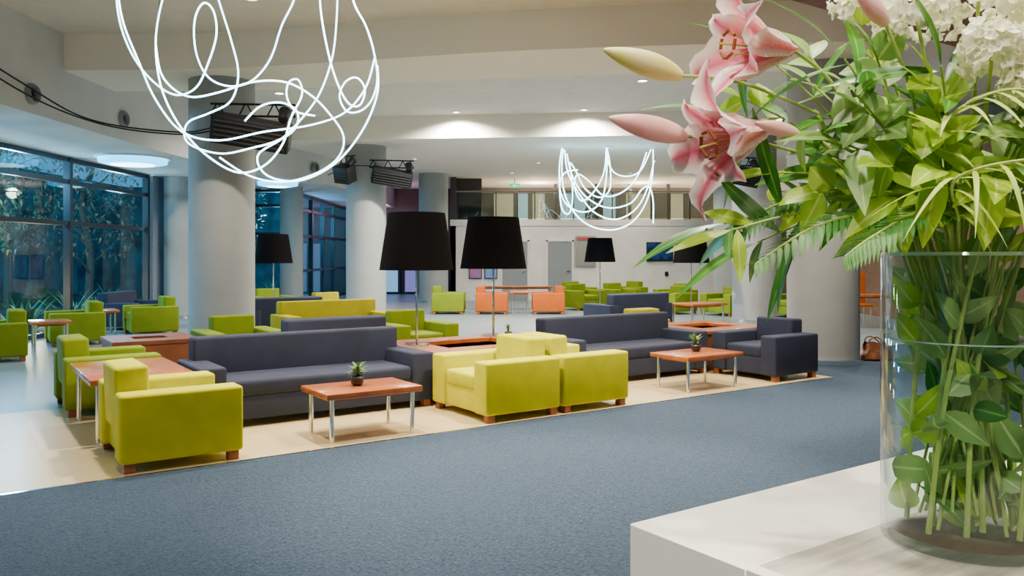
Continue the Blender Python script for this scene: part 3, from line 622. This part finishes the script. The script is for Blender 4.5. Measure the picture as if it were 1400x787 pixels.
for gx,gz,dy in [(-200,140,-.10),(-100,100,-.16),(-40,90,-.17),(40,85,-.16),(115,60,-.12),(-255,110,0),(-130,70,-.1),(90,140,.05),(-80,180,-.1),(80,130,-.18),(0,150,-.2)]:
    leafy(G(gx,gz,dy),6,.115,.046,random.choice([LEAFB,LEAFB,LEAFE,LEAFE]),'foliage_stem','leafy green foliage stem in vase',0,.35,.8,grp='foliage stems')
for gx,gz,dy in [(-250,270,.05),(-300,190,.03),(-330,40,.0),(-280,15,.02),(-190,250,-.08),(-90,230,-.14),(60,110,-.18)]:
    leafy(G(gx,gz,dy),5,.17,.030,LEAFD,'lily_leaf_stem','stem with long dark glossy leaves',0,.3,.9,grp='dark leaf stems',start=.68)
for i in range(8):
    leafy(G(R(-180,130),R(40,260),R(.05,.22)),9,.09,.042,random.choice([LEAFD,LEAFE,LEAFE]),'foliage_stem','leafy green foliage stem in vase',1,.3,.8,grp='foliage stems')
for i in range(14):
    an=i*2.4; rr=.112*math.sqrt((i+.5)/14); b=Vector((VX+rr*math.cos(an),VY+rr*math.sin(an),CZ+.03)); t=Vector((VX+rr*.95*math.cos(an+.7),VY+rr*.95*math.sin(an+.7),RIM+R(-.10,.03)))
    pth=smooth([b,b.lerp(t,.5)+Vector((R(-.02,.02),R(-.02,.02),0)),t],9); mb=MB()
    for k in range(9):
        P=pth[random.randint(1,len(pth)-1)]; d=Vector((R(-1,1),R(-1,1),R(-.3,1.3))); mb.leaf(P,d,Vector((R(-1,1),-1,R(-.6,.6))),R(.06,.10),R(.035,.055),.2,.75,7,.15,clampv)
    bobj('foliage_stem','leafy stem standing in the vase water','branch','foliage stems',[clampv(q) for q in pth],.005,mb,random.choice([LEAFE,LEAFD,LEAFE,LEAFB]))
def frond(ctrl,n,L,W,m,kind,lab,grp,drp=.8):
    r=ctrl[0]; b=Vector((VX-(r.x-VX)*.6,VY-(r.y-VY)*.6,CZ+.05)); b=clampv(b)
    rr=clampv(Vector((r.x,r.y,RIM))); rr.z=RIM
    pth=smooth([b,rr]+ctrl,10); mb=MB(); N=len(pth)-1; s0=2.0/(len(ctrl)+1)
    for i in range(n):
        t=s0+(1-s0)*(i+.5)/n; x=t*N; k=min(int(x),N-1); P=pth[k].lerp(pth[k+1],x-k); T=(pth[min(k+1,N)]-pth[max(k-1,0)]).normalized()
        side=T.cross(Vector((0,-.5,1))).normalized(); q=math.sin(math.pi*(.12+.83*(i/n)))
        for s in (-1,1):
            d=(T*.75+side*s*1.0+Vector((0,0,-.15))).normalized(); mb.leaf(P,d,Vector((0,-.3,1)),L*(.35+.65*q),W,drp*R(.7,1.2),.6,8,.25)
    bobj(kind,lab,'frond',grp,pth,.003,mb,m,'leaflets')
PL='arching palm frond with narrow yellow-green leaflets'
frond([G(-60,40,-.12),G(-105,85,-.22),G(-50,100,-.30),G(15,78,-.32),G(55,5,-.30)],14,.12,.008,PALML,'palm_frond',PL,'palm fronds',.9)
frond([G(-40,60,-.08),G(-95,150,-.16),G(-60,185,-.22),G(-10,175,-.25),G(35,130,-.25)],15,.12,.010,PALML,'palm_frond',PL,'palm fronds',.4)
frond([G(20,60,-.08),G(70,140,-.1),G(120,150,-.12),G(170,90,-.12)],14,.10,.010,LEAFB,'palm_frond',PL,'palm fronds',.5)
FL='feathery dark green fern frond'
for c in ([G(-80,30,-.04),G(-160,50,-.08),G(-240,30,-.1),G(-310,-15,-.1)],[G(-80,30,0),G(-170,80,0),G(-260,65,0),G(-320,20,0)],[G(-60,40,-.1),G(-120,50,-.15),G(-180,20,-.16),G(-215,-5,-.16)],[G(50,40,-.06),G(90,60,-.1),G(120,30,-.12),G(140,-10,-.1)]):
    frond(c,26,.055,.009,FERNL,'fern_frond',FL,'fern fronds',.2)
leafy(G(-330,30,-.05),2,.12,.03,LEAFB,'lily_leaf_stem','stem with long bright pointed leaf',1,.1,.9,start=.9,grp='dark leaf stems')

def frame(D,roll=0):
    D=D.normalized(); x=D.cross(Vector((0,0,1))).normalized(); y=D.cross(x); return Matrix(((x.x,y.x,D.x),(x.y,y.y,D.y),(x.z,y.z,D.z)))@Matrix.Rotation(roll,3,'Z')
def lily(C,D,roll,L,stem,opens=1.0):
    o=empty('lily',C,label='open pink stargazer lily with white petal edges',cat='flower',group='pink lilies'); M=frame(D,roll)
    for i in range(6):
        mb=MB(); an=i*math.pi/3; W=L*(.68 if i%2==0 else .50); rows=[]; n=12; Li=L*(1+.12*math.sin(i*2.3)); op=opens*(1+.18*math.sin(i*1.7+1))
        for j in range(n+1):
            t=j/n; r=.006+Li*(.14*t+.56*t**1.8)*op; z=Li*(.98*math.sin(min(t*1.65,2.4)))-Li*.10*max(0,t-.8)*4
            w=W*.5*max(.02,math.sin(math.pi*min(1,(t*.97+.03))**.85))*(1+.05*math.sin(j*2.2)); row=[]
            for s in (-1,-.5,0,.5,1):
                wav=.006*math.sin(j*1.4+i)*abs(s)
                p=Vector((r,s*w,z+abs(s)**2*w*.35+wav)); p=Matrix.Rotation(an,3,'Z')@p; row.append(M@p)
            rows.append(row)
        mb.grid(rows,True); obj('petal',mb,PETAL,parent=o)
    for i in range(6):
        an=i*math.pi/3+.5; f=[M@(Matrix.Rotation(an,3,'Z')@Vector(p)) for p in ((0,0,.01),(.008,0,L*.5),(.022,0,L*.92))]
        obj('stamen',MB().tube(smooth(f,5),.0011,6),STEMM,parent=o)
        e=f[-1]; q=M@(Matrix.Rotation(an,3,'Z')@Vector((0,1,0))); obj('anther',MB().tube([e-q*.009,e,e+q*.009],.003,7),ANTHER,parent=o)
    obj('pistil',MB().tube([M@Vector((0,0,.01)),M@Vector((0,0,L*1.05))],.0018,7),PALML,parent=o)
    obj('stem',MB().tube([p-C for p in smooth(stem+[C],8)],.0038,8),STEMM,parent=o)
base=Vector((VX+.06,VY,CZ+.05)); rim=Vector((VX-.07,VY-.03,RIM))
C1=G(-238,272,-.02); C2=G(-272,168,-.02)
lily(C1,Vector((-.95,-.26,.02)),.3,.142,[base,rim,G(-130,130,-.03),G(-185,235,0)],1.15)
lily(C2,Vector((-.93,-.32,-.28)),.1,.138,[base+Vector((-.02,.02,0)),rim+Vector((0,.03,0)),G(-140,90,-.02),G(-205,158,.0)],1.2)
def bud(B,T,r,m,stem,lab):
    o=empty('lily_bud',B,label=lab,cat='flower',group='closed lily buds'); d=(T-B); L=d.length; M=frame(d); mb=MB(); rows=[]
    for i in range(15):
        t=i/14; rr=r*max(.06,math.sin(math.pi*(.10+.88*t**.9))**.8); rows.append([M@Vector(((rr*(1-.10*abs(math.sin(1.5*a)))) *math.cos(a),(rr*(1-.10*abs(math.sin(1.5*a))))*math.sin(a),L*t)) for a in [2*math.pi*k/24 for k in range(25)]])
    mb.grid(rows); obj('bud',mb,m,parent=o); obj('stem',MB().tube([p-B for p in smooth(stem+[B+d*.03],8)],.003,7),STEMM,parent=o)
bud(G(-392,238,-.02),G(-500,266,-.06),.023,BUDY,[G(-200,190,0),G(-300,235,.02)],'closed yellow-green lily bud')
bud(G(-382,158,-.0),G(-492,178,-.05),.023,BUDP,[G(-200,130,0),G(-310,160,.02)],'closed pink-tinged lily bud')
bud(G(-150,285,-.12),G(-195,325,-.14),.016,BUDP,[G(-80,120,-.05),G(-110,200,-.1)],'closed pink-tinged lily bud')
bud(G(-255,150,-.1),G(-320,160,-.14),.013,BUDP,[G(-120,100,-.06),G(-200,140,-.08)],'slim closed lily bud')
def cluster(C,r,stem):
    o=empty('white_flower_cluster',C,label='dense cluster of small creamy white blossoms',cat='flower',group='white blossom clusters'); mb=MB()
    for i in range(120):
        z=1-2*(i+.5)/120
        if z<-.6: continue
        an=i*2.39996; q=math.sqrt(1-z*z); d=Vector((q*math.cos(an),q*math.sin(an),z)); P=d*r*R(.75,1.15); M=frame(d+Vector((R(-.4,.4),R(-.4,.4),R(-.4,.4))),R(0,1.5))
        for k in range(5):
            a=k*2*math.pi/5; e=M@Vector((math.cos(a),math.sin(a),.25)); mb.leaf(P,e,M@Vector((0,0,1)),R(.011,.016),.013,-.2,.75,3)
    obj('blossoms',mb,WHITEF,parent=o); obj('stem',MB().tube([p-C for p in smooth(stem+[C],8)],.003,7),STEMM,parent=o)
for gx,gz,dy,r in [(-105,300,-.10,.058),(-35,320,-.12,.062),(40,300,-.14,.060),(-45,240,-.18,.046),(25,238,-.19,.050),(90,325,-.06,.06),(-130,350,.02,.05),(90,240,-.14,.046),(-10,195,-.2,.036)]:
    cluster(G(gx,gz,dy),r,[base+Vector((R(-.06,.02),R(-.05,.05),0)),Vector((VX+gx*.0003,VY+R(-.04,.04),RIM)),G(gx*.6,gz*.55,dy*.6)])

# ---------------------------------------------------------------- light over counter, plus spots added to brighten bouquet and marble
VT=(VX,VY,1.6)
downlight(1.0,.6,ZR,800,.8,(1,.88,.66),.06,VT)
downlight(-.6,-.9,ZR,750,.5,(1,.92,.76),.06,VT)  # unseen spot behind the camera, added to brighten the bouquet
downlight(-.8,1.6,ZR,800,.5,(1,.93,.78),.06,(VX-.1,VY,1.3))  # unseen spot from the left, added to lift the vase and its leaves
downlight(.2,3.0,ZR,600,.6,(1,.92,.76),.06,(.6,1.5,1.1))  # extra spot added to make the counter marble brighter
w=bpy.data.worlds.new('World'); SC.world=w; w.use_nodes=True; bg=w.node_tree.nodes['Background']; bg.inputs[0].default_value=(.10,.42,.70,1); bg.inputs[1].default_value=1.0
cam=bpy.data.cameras.new('Camera'); co=bpy.data.objects.new('Camera',cam); link(co); co.location=(0,0,1.58); co.rotation_euler=(math.pi/2,0,0)
cam.sensor_width=36; cam.lens=1113/1400*36; cam.shift_y=-43.5/1400; cam.clip_start=.05; cam.clip_end=200
SC.camera=co
